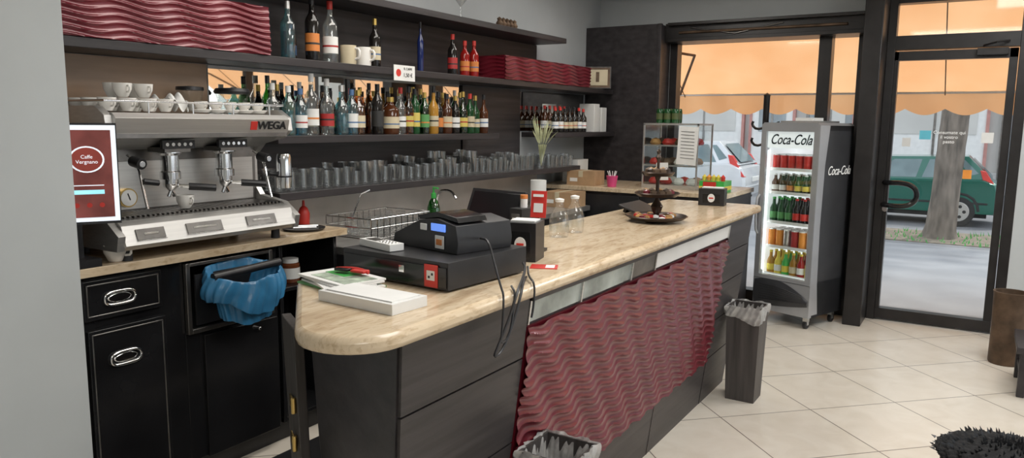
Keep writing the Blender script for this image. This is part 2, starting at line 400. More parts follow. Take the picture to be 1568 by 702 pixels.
s.box(-3.1,-2.85,3.9,4.3,.925,.9335,m_steeld); s.tube([(-3.17,4.1,.93),(-3.17,4.1,1.12),(-3.05,4.1,1.14),(-3.0,4.1,1.08)],.011,m_chrome,8,2)
s.build(bevel=.003)

# ------------------------------------------------------------ espresso machine
e=M('espresso_machine'); Ya,Yb=1.62,2.48
side=[(-2.77,1.09),(-2.755,1.15),(-2.84,1.21),(-3.0,1.235),(-3.05,1.30),(-3.05,1.42),(-2.98,1.485),(-2.84,1.515),(-2.79,1.55),(-2.80,1.61),(-2.86,1.645),(-3.19,1.645),(-3.215,1.58),(-3.215,1.09)]
for y in (Ya-.02,Yb-.01): e.prism(side,'Y',y,y+.03,m_steelm)
e.prism([(-2.78,1.09),(-2.755,1.11),(-2.785,1.185),(-2.81,1.20),(-3.2,1.215),(-3.2,1.09)],'Y',Ya+.01,Yb-.01,m_steelm)
e.box(-3.2,-3.03,Ya+.01,Yb-.01,1.2,1.47,m_steeld)
e.box(-3.035,-3.025,Ya+.03,Yb-.03,1.22,1.42,m_steelm)
e.prism([(-2.83,1.525),(-2.79,1.54),(-2.775,1.60),(-2.80,1.62),(-3.2,1.625),(-3.2,1.46),(-3.0,1.47)],'Y',Ya+.01,Yb-.01,m_steelm)
e.box(-2.83,-2.789,Ya+.015,Yb-.015,1.522,1.541,m_steeld)
for i in range(38): e.box(-3.0,-2.83,Ya+.03+i*.0215,Ya+.04+i*.0215,1.205,1.2155,m_steeld)
for y in (1.68,2.42):
    for x in (-3.15,-2.84): e.lathe([(0,0),(.022,0),(.018,.05),(0,.05)],(x,y,1.0405),m_blackp,14)
e.tube([(-3.18,Ya,1.63),(-3.18,Ya,1.665),(-2.83,Ya,1.665),(-2.83,Yb,1.665),(-3.18,Yb,1.665),(-3.18,Yb,1.63)],.005,m_chrome)
for y in (1.8,2.0,2.2,2.4): e.cyl((-2.83,y,1.62),(-2.83,y,1.665),.004,m_chrome)
for gy in (1.94,2.21):
    e.lathe([(0,0),(.032,0),(.032,.02),(.042,.02),(.042,.05),(.036,.055),(.036,.12),(.05,.13),(.05,.15),(0,.15)],(-2.92,gy,1.325),m_chrome,20)
    e.lathe([(0,-.03),(.012,-.03),(.03,-.012),(.034,0),(0,0)],(-2.92,gy,1.325),m_chrome,20)
    e.tube([(-2.92,gy,1.30),(-2.92,gy+.015,1.27)],.008,m_chrome); e.tube([(-2.92,gy,1.30),(-2.92,gy-.015,1.27)],.008,m_chrome)
    e.tube([(-2.90,gy+.02,1.315),(-2.875,gy+.06,1.312)],.009,m_chrome)
    e.tube([(-2.877,gy+.055,1.312),(-2.85,gy+.10,1.308),(-2.825,gy+.15,1.302)],.016,m_blackp,10)
    e.box(-2.868,-2.85,gy-.075,gy+.075,1.475,1.51,m_blackp)
    for q in range(5): e.cyl((-2.851,gy-.055+q*.027,1.493),(-2.846,gy-.055+q*.027,1.493),.008,m_chrome,10)
    e.box(-2.98,-2.86,gy-.06,gy+.06,1.46,1.48,m_steeld)
for y in (1.76,2.38):
    e.tube([(-2.93,y,1.45),(-2.86,y,1.42),(-2.83,y,1.30),(-2.81,y,1.24)],.006,m_chrome,8,1)
    e.cyl((-2.86,y-.02,1.43),(-2.80,y-.02,1.42),.022,m_blackp); e.cyl((-2.80,y-.02,1.42),(-2.795,y-.02,1.42),.012,m_chrome)
    e.tube([(-2.83,y,1.35),(-2.82,y+.06,1.34)],.012,m_blackp)
e.cyl((-3.03,1.80,1.27),(-3.005,1.80,1.27),.04,m_brass,24); e.cyl((-3.005,1.80,1.27),(-3.002,1.80,1.27),.034,m_paper,24); e.cbox((-3.0,1.80,1.275),(.002,.004,.03),m_blackp,(20,0,0))
for y0,y1,mm in ((1.68,1.80,m_steeld),(1.90,2.07,m_steeld),(2.20,2.36,m_steeld)):
    T=Matrix.Translation((-2.768,0,1.148))@Matrix.Rotation(math.radians(-22),4,'Y')
    e.box(-.002,.004,y0,y1,-.022,.022,mm,T)
    e.box(.003,.006,y0+.03,y1-.03,-.004,.004,m_chrome,T)
    e.box(-.002,.0045,y0-.004,y1+.004,-.026,-.024,m_chrome,T)
e.lathe([(0,0),(.034,0),(.035,.05),(.035,.14),(.03,.16),(0,.16)],(-2.80,2.45,1.28),m_chrome,20)
e.lathe([(.0365,.05),(.0365,.058)],(-2.80,2.45,1.28),m_blackp,20)
em=e.build(loc=(0,0,0),bevel=.003)
text('WEGA',.050,(-2.779,2.37,1.572),(104,0,90),m_blackp,em,ext=.0015,sx=1.1,off=.0012)
lg=M('logo_plate'); lg.cbox((-2.781,2.27,1.572),(.004,.035,.038),m_red,(0,14,0)); lg.build(parent=em)
def cup(m,x,y,z,s=1,mm=None):
    mm=mm or m_ceram
    m.lathe([(0,.004),(.018*s,.0),(.022*s,.004),(.034*s,.03*s),(.037*s,.055*s),(.034*s,.055*s),(.031*s,.03*s),(.018*s,.008),(0,.008)],(x,y,z),mm,16)
    m.tube([(x+.033*s,y,z+.045*s),(x+.052*s,y,z+.043*s),(x+.050*s,y,z+.022*s),(x+.031*s,y,z+.02*s)],.004*s,mm,6,1)
cu=M('coffee_cups')
for i in range(4):
    for xx in (-3.12,-3.02,-2.91):
        cup(cu,xx+random.uniform(-.01,.01),1.68+i*.083,1.627,.95)
for i in range(2): cup(cu,-3.0,1.76+i*.09,1.682,1.05); cup(cu,-2.92,1.75+i*.09,1.682,1.0)
for i in range(5):
    x=-2.90;y=2.09+i*.075
    cu.lathe([(0,0),(.03,0),(.045,.012),(.043,.014),(0,.006)],(x,y,1.627),m_ceram,18); cup(cu,x,y,1.634,.75)
def cl(i,j): return (-3.13+.17*i,1.99+.12*j,1.68+.02*math.sin(i*9+j*4)+.018*math.sin(j*11)-.03*abs(i-.5))
cu.grid(cl,16,14,m_paper)
cu.build(bevel=0)
cc=M('espresso_cup'); cup(cc,-2.90,1.99,1.2175,1.05); cc.build()
h=M('bean_hopper'); 
h.lathe([(0,0),(.05,0),(.07,.07),(.075,.09)],(-3.09,2.40,1.63),m_glass,20); h.lathe([(0,.09),(.08,.09),(.085,.10),(.075,.115),(0,.12)],(-3.09,2.40,1.63),m_blackp,20); h.build()
h=M('bean_hopper'); h.lathe([(0,0),(.04,0),(.055,.09),(.058,.1)],(-3.13,2.20,1.63),m_glass,20); h.lathe([(0,.1),(.062,.1),(.06,.115),(0,.12)],(-3.13,2.20,1.63),m_blackp,20); h.build()

# grinder with lit screen
g=M('coffee_grinder')
m_scr=mat('screen_glow',(.11,.030,.026),.2,0,.95,3,emit=.9)
m_scrw=mat('screen_border',(.80,.86,.92),.3,0,.02,3,emit=.7)
gx,gy,gz=-2.735,1.49,1.041
g.box(-3.1,-2.805,1.33,1.56,gz,gz+.03,m_blackp); g.box(-3.08,-2.87,1.35,1.53,gz+.03,gz+.50,m_blackp); g.box(-2.9,-2.79,1.40,1.52,gz+.24,gz+.46,m_blackp)
T0=Matrix.Translation((gx,gy,gz))@Matrix.Rotation(math.radians(-28),4,'Z')
g.box(-.02,.01,-.10,.10,.175,.54,m_blackp,T0); g.box(.01,.014,-.096,.096,.185,.532,m_scrw,T0); g.box(.014,.016,-.080,.080,.20,.515,m_scr,T0)
T=T0@Matrix.Translation((.016,0,.41))@Matrix.Rotation(math.radians(90),4,'Y')
g.lathe([(0,0),(.056,0),(.056,.002),(0,.002)],(0,0,0),m_scrw,28,T,.85,1); g.lathe([(0,.002),(.050,.002),(.050,.003),(0,.003)],(0,0,0),mat('logo_red',(.22,.035,.025),.4,emit=.5),28,T,.85,1)
g.box(.016,.018,-.05,.05,.285,.30,mat('screen_cyan',(.3,.7,.8),.3,emit=1),T0); g.box(.016,.0175,-.05,.05,.315,.318,m_scrw,T0)
for q in (-.04,0,.04):
    T=T0@Matrix.Translation((.016,q,.245))@Matrix.Rotation(math.radians(90),4,'Y'); g.lathe([(0,0),(.009,0),(.009,.002),(0,.002)],(0,0,0),m_red,12,T)
gr=g.build(loc=(0,0,0),bevel=0)
tx=text('Caffe\nVergnano',.018,T0@Vector((.0202,0,.41)),(90,0,90-28),m_scrw,gr)
cc=M('coffee_mug'); cup(cc,0,0,0,1.25); cc.build(loc=(-2.86,1.645,1.041),rz=30)
s=M('bar_tray'); s.lathe([(0,0),(.09,0),(.1,.012),(.095,.012),(0,.005)],(-2.93,2.68,1.041),m_blackp,24,None,1.1,1.1); s.tube([(-2.98,2.6,1.06),(-2.9,2.75,1.058)],.006,m_steel); s.tube([(-2.92,2.6,1.06),(-2.86,2.7,1.058)],.006,m_steel); s.build()
s=M('ketchup_bottle'); s.lathe([(0,0),(.03,0),(.032,.06),(.02,.09),(.008,.1),(.006,.13),(0,.13)],(-3.08,2.82,1.041),m_red,16); s.build()

# ------------------------------------------------------------ bottles
G={'clear':glass('bottle_clear',(.90,.94,.94),.12,.7,.05),'blue':glass('bottle_blue',(.35,.75,.85),.12,.6,.04),'teal':glass('bottle_teal',(.35,.7,.75),.12,.6,.04),
 'amber':glass('bottle_amber',(.75,.42,.10),.12,.5),'green':glass('bottle_green_tint',(.12,.42,.14),.14,.5)}
D={'dark':mat('bottle_dark',(.012,.010,.009),.08,0,.3,5),'brown':mat('bottle_brown',(.07,.022,.008),.08,0,.3,5),'dgreen':mat('bottle_dgreen',(.010,.06,.018),.08,0,.3,5),'red':mat('bottle_red',(.28,.012,.01),.08,0,.2,5),'dblue':mat('bottle_dblue',(.01,.02,.10),.08,0,.2,5),'gold':mat('bottle_gold',(.40,.20,.03),.1,0,.2,5)}
LB={'w':m_paper,'c':mat('label_cream',(.60,.52,.36),.6),'r':mat('label_red',(.42,.03,.03),.5),'o':mat('label_orange',(.65,.22,.05),.5),'k':mat('label_black',(.03,.03,.03),.5),'b':mat('label_blue',(.08,.16,.32),.5),'y':mat('label_yellow',(.62,.50,.12),.5),'g':mat('label_green',(.1,.3,.1),.5),'n':None}
CP={'w':m_white,'r':m_red,'k':m_blackp,'g':mat('cap_gold',(.6,.42,.12),.3,.8),'b':LB['b'],'s':m_steel}
def bottle(m,x,y,z,h,r,gl,lb,cp,sh=.6):
    gm=G.get(gl) or D.get(gl); r*=.93
    m.lathe([(0,0),(r*.92,0),(r,.012),(r,h*sh),(r*.88,h*(sh+.05)),(r*.45,h*(sh+.14)),(r*.36,h*(sh+.19)),(r*.34,h*.93),(0,h*.93)],(x,y,z),gm,14)
    if gl in('amber','blue','teal','green'): m.lathe([(0,.01),(r*.9,.01),(r*.9,h*sh*.8),(0,h*sh*.8)],(x,y,z),G[gl],12)
    if LB.get(lb): 
        m.lathe([(r*1.02,h*.16),(r*1.02,h*(sh-.17))],(x,y,z),LB[lb],14)
        m.lathe([(r*1.03,h*.26),(r*1.03,h*.29)],(x,y,z),LB[random.choice('rkbo')],14)
    m.lathe([(r*.38,h*.87),(r*.40,h*.87),(r*.40,h),(0,h)],(x,y,z),CP[cp],12)
ZA=1.9055
for y,h,r,gl,lb,cp in ((2.73,.29,.040,'teal','n','s'),(2.895,.34,.04,'dark','o','k'),(3.025,.33,.044,'clear','w','r'),(3.38,.28,.036,'dark','c','g'),(3.80,.31,.022,'dblue','n','k'),(4.14,.27,.036,'dark','r','r'),(4.28,.24,.036,'red','o','r'),(4.39,.25,.036,'red','o','r')):
    m=M('liquor_bottle'); bottle(m,-3.06,y,ZA,h,r,gl,lb,cp); m.build()
m=M('liquor_bottle'); bottle(m,-3.14,2.82,ZA,.19,.03,'amber','b','b'); m.build()
for y,s in ((3.13,1.6),(3.25,2.0)):
    m=M('ceramic_mug')
    m.lathe([(0,0),(.042,0),(.044,.01),(.044,.105),(.040,.105),(.040,.01),(0,.01)],(-3.03,y,ZA),LB['c'] if s<1.8 else m_ceram,20)
    m.tube([(-2.99,y+.01,ZA+.09),(-2.965,y+.02,ZA+.085),(-2.965,y+.02,ZA+.04),(-2.99,y+.01,ZA+.03)],.007,m_ceram,8,1); m.build()
m=M('liquor_bottle_collection'); ZB=1.5205
spec=[(2.60,.26,.036,'clear','w','w'),(2.69,.25,.038,'teal','n','w'),(2.76,.24,.036,'blue','w','b'),(2.84,.32,.040,'clear','w','w'),(2.96,.30,.040,'clear','r','w'),(3.07,.27,.042,'teal','n','s'),(3.135,.25,.036,'blue','w','b'),(3.215,.25,.044,'amber','c','g'),(3.35,.29,.038,'dark','k','k'),(3.48,.22,.056,'brown','c','g'),(3.57,.28,.036,'clear','w','r'),(3.65,.29,.036,'amber','y','k'),(3.72,.28,.036,'dgreen','y','k'),(3.80,.26,.034,'green','g','g'),(3.885,.30,.036,'gold','c','k'),(3.96,.27,.036,'dark','o','k'),(4.04,.26,.042,'brown','c','k'),(4.12,.25,.034,'dark','w','g'),(4.20,.28,.036,'green','y','g'),(4.29,.27,.036,'dgreen','c','r'),(4.38,.26,.036,'dgreen','c','g'),(4.47,.27,.036,'brown','w','k')]
for y,h,r,gl,lb,cp in spec: bottle(m,-3.03+random.uniform(-.015,.015),y,ZB,h,r,gl,lb,cp,random.choice((.55,.6,.64)))
for i in range(24):
    bottle(m,-3.15+random.uniform(-.03,.02),2.66+i*.078,ZB,random.uniform(.24,.31),.032,random.choice(['clear','dark','dark','amber','green','brown','dgreen','gold','clear']),random.choice('wcnnykc'),random.choice('wkkg'))
m.build()
m=M('aperitif_bottle_collection')
for i in range(7):
    bottle(m,-3.0,5.47+i*.085,ZB,random.uniform(.19,.21),.033,'dark',random.choice('wcr'),random.choice('rk')); bottle(m,-3.1,5.47+i*.085,ZB,.22,.033,'brown',random.choice('wcr'),random.choice('rk'))
m.build()
for y,h in ((6.14,.25),(6.29,.22)): simple('white_carton',-3.12,-2.97,y,y+.11,ZB+.0,ZB+h,m_white,.004)
m=M('picture_frame'); T=Matrix.Translation((-3.0,6.25,ZA))@Matrix.Rotation(math.radians(25),4,'Z')@Matrix.Rotation(math.radians(-10),4,'X')
m.box(-.12,.12,-.01,.01,.003,.20,m_woodg,T); m.box(-.11,.11,-.012,-.009,.012,.19,m_rust,T); m.box(-.09,.09,-.014,-.009,.03,.172,LB['c'],T); m.box(-.015,.015,-.016,-.012,.06,.15,m_rust,T); m.build()
m=M('price_sign'); m.box(-2.946,-2.942,3.41,3.60,1.835,1.925,m_paper); m.cyl((-2.942,3.45,1.88),(-2.941,3.45,1.88),.022,m_red); ps=m.build()
text('1,50 €',.032,(-2.941,3.535,1.868),(90,0,90),m_blackp,ps); text('IL CAFFE',.02,(-2.941,3.535,1.905),(90,0,90),m_blackp,ps)
m=M('shelf_ornament')
for i in range(5): m.lathe([(0,0),(.02,.002),(.026,.02),(.014,.04),(.018,.052),(0,.065)],(-3.0,4.62+i*.05,2.279),m_rust,10)
m.build()
m=M('martini_glass'); m.lathe([(0,0),(.035,.0),(.005,.006),(.004,.07),(.05,.13),(.048,.13),(.003,.075)],(-3.0,4.15,2.279),m_tumbler,18); m.build()

m=M('drinking_glass_collection'); ZC=1.2355
def tumbler(m,x,y,z,h,r):
    m.lathe([(0,0),(r*.8,0),(r,h),(r*.94,h),(r*.74,.012),(0,.012)],(x,y,z),m_tumbler,14)
y=2.60
while y<5.75:
    r=random.choice((.034,.036,.04)); h=random.choice((.085,.09,.10,.125)) 
    if not 5.12<y<5.34:
      for x in (-2.995,-3.085,-3.175):
        hh=h+random.uniform(-.01,.012)
        tumbler(m,x,y,ZC,hh,r)
        if random.random()<.22 and y<4.6: tumbler(m,x,y,ZC+hh*.35,hh,r)
    y+=2*r+.006
m.build()
m=M('reed_vase'); vx0,vy0=-3.0,5.25; m.lathe([(0,0),(.028,0),(.034,.05),(.022,.12),(.026,.15),(.022,.15),(0,.01)],(vx0,vy0,ZC),m_tumbler,16)
m_reed=mat('dry_reed',(.46,.48,.28),.7,0,.3,10)
for i in range(28):
    a=random.uniform(0,6.28);s_=random.uniform(.04,.15);h=random.uniform(.27,.44)
    dx=max(-.05,math.cos(a)*s_); dy=math.sin(a)*s_; 
    m.tube([(vx0,vy0,ZC+.02),(vx0+dx*.3,vy0+dy*.3,ZC+.19)],.003,m_reed,5)
    p0=Vector((vx0+dx*.3,vy0+dy*.3,ZC+.19)); p1=Vector((vx0+dx,vy0+dy,ZC+h)); pm=(p0+p1)/2+Vector((0,0,.01)); sd=Vector((.3,.7,0)).normalized()*.007
    m.add([p0,pm-sd,p1,pm+sd],[(0,1,2,3)],m_reed)
m.build()

# ------------------------------------------------------------ things on sink counter
m=M('dish_rack')
for z in (.96,1.02,1.07):
    m.tube([(-3.1,3.0,z),(-2.76,3.0,z),(-2.76,3.5,z),(-3.1,3.5,z),(-3.1,3.0,z)],.004,m_chrome)
for i in range(11):
    m.cyl((-2.76,3.0+i*.05,.931),(-2.76,3.0+i*.05,1.07),.003,m_chrome,6); m.cyl((-3.1,3.0+i*.05,.931),(-3.1,3.0+i*.05,1.07),.003,m_chrome,6); m.cyl((-3.1,3.0+i*.05,.96),(-2.76,3.0+i*.05,.96),.003,m_chrome,6)
for i in range(5):
    for x in (-3.03,-2.93,-2.83): m.lathe([(.036,0),(.03,.1),(0,.1)],(x,3.06+i*.095,.965),m_tumbler,12)
m.tube([(-2.9,3.0,1.07),(-2.88,3.05,1.2),(-2.86,3.1,1.22)],.004,m_chrome)
m.build()
m=M('dish_soap_bottle'); m.lathe([(0,0),(.04,0),(.043,.02),(.043,.14),(.03,.18),(.014,.2),(0,.2)],(-2.85,3.66,.9305),G['green'],16,None,1,.8); m.lathe([(0,.005),(.036,.005),(.036,.13),(0,.13)],(-2.85,3.66,.9305),m_green,14,None,1,.8)
m.lathe([(.016,.2),(.016,.23),(.006,.235),(.006,.27),(0,.27)],(-2.85,3.66,.9305),m_green,12); m.tube([(-2.85,3.66,1.195),(-2.80,3.64,1.195)],.006,m_green); m.build()
m=M('paper_towel_roll'); m.lathe([(.018,0),(.06,0),(.06,.24),(.018,.24),(.018,0)],(-2.82,4.90,.9305),m_paper,24); m.build()
m=M('steel_jug'); m.lathe([(0,0),(.045,0),(.045,.06),(.035,.1),(.038,.12),(.034,.12),(.03,.1),(0,.01)],(-2.95,4.45,.9305),m_steel,18); m.build()

m=M('rear_counter'); m.box(-3.22,-1.62,5.62,6.40,0,1.045,m_wood); m.box(-3.23,-1.60,5.58,6.40,1.045,1.08,m_trav)
m.box(-3.1,-2.3,5.60,5.622,.75,1.02,m_blackp); m.build(bevel=.003)
def carton(name,x0,x1,y0,y1,z0,z1,m_,tape=True):
    m=M(name); m.box(x0,x1,y0,y1,z0,z1,m_); xm=(x0+x1)/2
    if tape: m.box(xm-.02,xm+.02,y0-.001,y1+.001,z1-.05,z1+.001,LB['c'])
    m.box(x0+.03,xm-.03,y0-.0015,y0,z0+.03,z0+(z1-z0)*.5,m_paper); m.build()
carton('cardboard_box',-2.98,-2.72,5.66,5.85,1.081,1.20,m_card)
carton('cardboard_box',-2.98,-2.72,5.25,5.50,.931,1.05,m_card)
carton('white_carton',-3.15,-3.0,5.9,6.1,1.081,1.28,m_white,False)
m=M('pink_cup'); m.lathe([(0,0),(.035,0),(.048,.09),(.045,.09),(0,.01)],(-2.58,5.70,1.081),mat('pink',(.6,.06,.2),.4),18)
for i in range(5): m.tube([(-2.58,5.70,1.1),(-2.58+.04*math.cos(i*1.3),5.7+.04*math.sin(i*1.3),1.21)],.004,m_white,5)
m.build()
m=M('pastry_display_case'); x0,x1,y0,y1=-2.36,-1.90,5.80,6.18
m.box(x0,x1,y0,y1,1.081,1.11,m_steel)
for x in (x0,x1-.012):
    for y in (y0,y1-.012): m.box(x,x+.012,y,y+.012,1.11,1.60,m_steel)
m.box(x0,x1,y0,y1,1.59,1.605,m_steel)
m.box(x0+.015,x1-.015,y0+.003,y0+.008,1.11,1.59,m_glass); m.box(x0+.003,x0+.008,y0+.015,y1-.015,1.11,1.59,m_glass); m.box(x1-.008,x1-.003,y0+.015,y1-.015,1.11,1.59,m_glass)
for z in (1.26,1.42): m.box(x0+.01,x1-.01,y0+.02,y1-.01,z,z+.008,m_glass); m.box(x0+.01,x1-.01,y0+.004,y0+.012,z,z+.012,m_steel)
m_past=mat('pastry',(.48,.26,.09),.6,0,.35,20,.2)
for z in (1.11,1.268,1.428):
    for yy in (.1,.24):
        for i in range(4): m.lathe([(0,0),(.035,.004),(.045,.02),(.03,.05),(0,.06)],(x0+.07+i*.105,y0+yy,z),random.choice([m_past,m_rust,m_paper,m_rust,m_red]),12,None,1.1,.8)
m.build()
m=M('menu_sheet'); m.cbox((-1.98,5.785,1.43),(.16,.003,.30),m_paper,(0,3,0)); m.cbox((-2.18,5.786,1.22),(.10,.003,.14),m_paper,(0,-3,0))
for i in range(9): m.cbox((-1.98,5.783,1.54-i*.026),(.11,.002,.004),m_steeld,(0,3,0))
m.build()
m_olive=mat('can_olive',(.07,.09,.03),.5)
m=M('green_can_pack')
for i in range(3):
    for k_ in range(2): m.lathe([(0,0),(.028,0),(.031,.008),(.031,.10),(.026,.115),(0,.115)],(-2.26+i*.066,5.9+k_*.066,1.606),D['dgreen'],14); m.lathe([(.0315,.03),(.0315,.08)],(-2.26+i*.066,5.9+k_*.066,1.606),m_olive,14)
m.build()
m=M('snack_carton'); m.box(-1.83,-1.64,5.66,5.86,1.081,1.17,m_green); m.box(-1.831,-1.639,5.655,5.865,1.10,1.13,m_yellow); m.box(-1.80,-1.70,5.654,5.66,1.13,1.165,m_red)
for i in range(5): m.lathe([(0,0),(.016,0),(.018,.03),(0,.05)],(-1.81+i*.036,5.72,1.17),random.choice([m_yellow,m_red,m_orangep,m_paper]),8)
m.build()
m=M('coat_rack'); cx,cy=-1.585,6.60
m.lathe([(0,0),(.105,0),(.10,.02),(.03,.04),(.026,.06),(.026,1.84),(.03,1.85),(0,1.87)],(cx,cy,0),m_blackm,18)
for z in (1.58,1.44):
    for a in (0,180,270):
        r=math.radians(a+10); m.tube([(cx,cy,z),(cx+.07*math.cos(r),cy+.07*math.sin(r),z-.02),(cx+.11*math.cos(r),cy+.11*math.sin(r),z+.02),(cx+.10*math.cos(r),cy+.10*math.sin(r),z+.05)],.011,m_blackm,8,1)
m.build()

# ------------------------------------------------------------ items on the bar
ZT=1.1225
m=M('cash_drawer'); m.box(-.215,.215,-.19,.19,.006,.085,m_blackp); m.box(-.21,.21,-.194,-.19,.012,.07,m_black); m.box(.03,.05,-.197,-.194,.04,.06,m_chrome)
for x in (-.19,.19):
    for y in (-.16,.16): m.cyl((x,y,0),(x,y,.007),.012,m_blackp)
m.box(.13,.18,-.1965,-.194,.01,.075,m_red); m.box(.14,.17,-.198,-.1964,.03,.058,m_paper); m.box(.146,.153,-.199,-.1979,.036,.043,m_blackp);m.box(.158,.165,-.199,-.1979,.045,.052,m_blackp)
m.build(loc=(-1.44,1.86,ZT),rz=-4,bevel=.004)
m=M('cash_register')
m.prism([(-.16,0),(.15,0),(.155,.035),(.145,.085),(.06,.10),(-.02,.09),(-.15,.035)],'Y',-.115,.115,m_blackp)
m.prism([(-.04,.088),(.05,.102),(.14,.092),(.13,.108),(.04,.118),(-.05,.10)],'Y',-.10,.02,m_black)
m.box(.035,.10,-.119,-.114,.062,.085,mat('lcd_blue',(.12,.25,.75),.2,emit=.9)); m.cbox((.075,-.118,.03),(.04,.004,.04),m_paper); m.cbox((.075,-.1205,.03),(.026,.003,.018),LB['o']); m.cbox((.0,-.118,.07),(.03,.004,.02),m_paper)
for i in range(5):
    for k_ in range(5): m.cbox((-.125+i*.022,-.075+k_*.034,.050+i*.0095),(.016,.024,.008),m_steeld,(0,-23,0))
m.build(loc=(-1.42,1.92,ZT+.0855),rz=-12,bevel=.007)
m=M('cordless_phone'); m.box(-.085,.085,-.026,.026,0,.022,m_white); m.box(-.06,.0,-.018,.018,.021,.0235,m_steeld)
for i in range(4):
    for k_ in range(3): m.box(.012+i*.016,.022+i*.016,-.017+k_*.013,-.008+k_*.013,.021,.024,m_steel)
m.build(loc=(-1.565,1.745,ZT+.086),rz=-15,bevel=.006)
m=M('power_cable')
m.tube([(-1.19,1.98,1.165),(-1.15,1.93,1.16),(-1.11,1.84,1.14),(-1.088,1.78,1.125),(-1.086,1.74,1.06),(-1.088,1.68,.985),(-1.088,1.66,.96),(-1.087,1.70,.965),(-1.086,1.76,1.04),(-1.088,1.80,1.11),(-1.11,1.85,1.14),(-1.16,1.95,1.128)],.0042,m_blackp,8,2)
m.tube([(-1.27,1.86,1.25),(-1.20,1.80,1.26),(-1.15,1.76,1.19),(-1.11,1.73,1.14),(-1.088,1.71,1.125),(-1.086,1.70,1.03),(-1.087,1.69,.99),(-1.086,1.74,1.0),(-1.087,1.77,1.12),(-1.12,1.80,1.132)],.0033,m_blackp,8,2)
m.tube([(-1.185,2.0,1.15),(-1.14,1.93,1.135),(-1.088,1.88,1.13),(-1.086,1.87,1.06),(-1.087,1.86,1.03)],.0033,m_blackp,8,2)
m.build()
m=M('magazine_stack')
for i,(mm,rz,dx) in enumerate(((LB['g'],12,0),(m_paper,4,.01),(m_paper,-8,-.01),(m_paper,6,.0),(m_paper,10,.0))):
    m.cbox((dx,0,.003+i*.0055),(.23,.15,.005),mm,(0,0,rz))
m.cbox((.02,.0,.028),(.18,.11,.001),mat('cover_print',(.35,.42,.33),.5,0,.6,30),(0,0,9)); m.cbox((-.03,.02,.0285),(.10,.06,.0015),m_green,(0,0,9))
m.build(loc=(-1.56,1.565,ZT),rz=-22)
m=M('red_sunglasses'); m.tube([(-.06,0,.008),(-.02,.01,.012),(.02,.01,.012),(.06,0,.008)],.006,m_red,8,1); m.cbox((-.03,-.002,.010),(.05,.03,.008),D['dark']); m.cbox((.03,-.002,.010),(.05,.03,.008),m_red)
m.build(loc=(-1.55,1.60,ZT+.030),rz=5,bevel=.003)
m=M('white_tray_box'); m.box(-.135,.135,-.065,.065,0,.028,m_white); m.box(-.12,.12,-.05,.05,.028,.031,m_paper); m.box(-.123,.123,-.054,.054,.0275,.0285,m_steel); m.build(loc=(-1.335,1.45,ZT),rz=-3,bevel=.004)
def napkin(name,loc,rz,s=1,H=.125):
    m=M(name); m.box(-.05*s,.05*s,-.055,.055,0,H,m_blackp); m.box(-.033*s,.033*s,-.0565,-.055,.015,H-.03,m_black); 
    T=Matrix.Translation((0,-.0565,H*.45))@Matrix.Rotation(math.radians(90),4,'X')
    m.lathe([(0,0),(.021,0),(.021,.002),(0,.002)],(0,0,0),m_paper,20,T,1,1.2); m.cbox((0,-.0595,H*.45),(.026,.002,.008),m_red); m.box(-.04*s,.04*s,-.03,.04,H,H+.006,m_paper)
    m.build(loc=loc,rz=rz,bevel=.004)
napkin('napkin_dispenser',(-1.34,2.24,ZT),14,1.1,.135); napkin('napkin_dispenser',(-1.35,4.44,ZT),8,1.5,.10)
m=M('payment_sign'); m.box(-.03,.03,-.02,.02,0,.01,m_blackp); m.box(-.004,.004,-.003,.003,.01,.14,m_blackp); m.cbox((0,0,.175),(.06,.004,.10),m_red,(-8,0,0)); m.cbox((0,-.004,.162),(.036,.003,.034),m_paper,(-8,0,0)); m.cbox((0,-.004,.208),(.04,.003,.010),m_paper,(-8,0,0)); m.build(loc=(-1.39,2.42,ZT),rz=12)
m=M('flyer_card'); m.cbox((0,0,.001),(.09,.07,.002),m_red); m.cbox((.02,0,.0022),(.03,.05,.001),m_paper); m.build(loc=(-1.21,2.15,ZT),rz=25)
m=M('pos_terminal'); m.box(-.12,.12,-.05,.08,0,.02,m_blackp); m.prism([(-.02,0),(.03,0),(.05,.12),(.02,.12)],'X',-.05,.05,m_blackp)
T=Matrix.Translation((0,.0,.125))@Matrix.Rotation(math.radians(-24),4,'X'); m.box(-.16,.12,-.012,.012,-.085,.085,m_blackp,T); m.box(-.145,.105,-.014,-.0115,-.07,.073,m_black,T)
m.box(.10,.16,-.05,.05,0,.15,m_blackp); m.box(.11,.15,-.052,-.05,.02,.13,m_steeld); 
for i in range(4): m.box(.115,.145,-.0535,-.052,.03+i*.024,.042+i*.024,m_paper)
m.cyl((.13,0,.15),(.13,0,.185),.014,m_paper); m.cyl((.13,0,.185),(.13,0,.20),.015,LB['o'])
m.build(loc=(-1.62,2.50,ZT),rz=-8,bevel=.004)
for i,(x,y) in enumerate(((-1.49,2.77),(-1.50,2.93))):
    m=M('glass_carafe'); m.lathe([(0,0),(.037,0),(.042,.01),(.042,.075),(.034,.10),(.018,.125),(.016,.145),(.020,.15)],(x,y,ZT),m_tumbler,20); m.lathe([(.0425,.025),(.0425,.055)],(x,y,ZT),m_glass,20); m.lathe([(.018,.148),(.020,.16),(0,.165)],(x,y,ZT),m_white,14); m.build()
m=M('tiered_cake_stand'); c0=(-1.34,3.50,ZT)
m_dm=mat('bronze_metal',(.07,.05,.04),.3,.6,.2,8)
def plate(z,r): m.lathe([(0,z),(r*.85,z),(r,z+.014),(r*1.02,z+.016),(r*.98,z+.02),(r*.84,z+.007),(0,z+.007)],c0,m_dm,32)
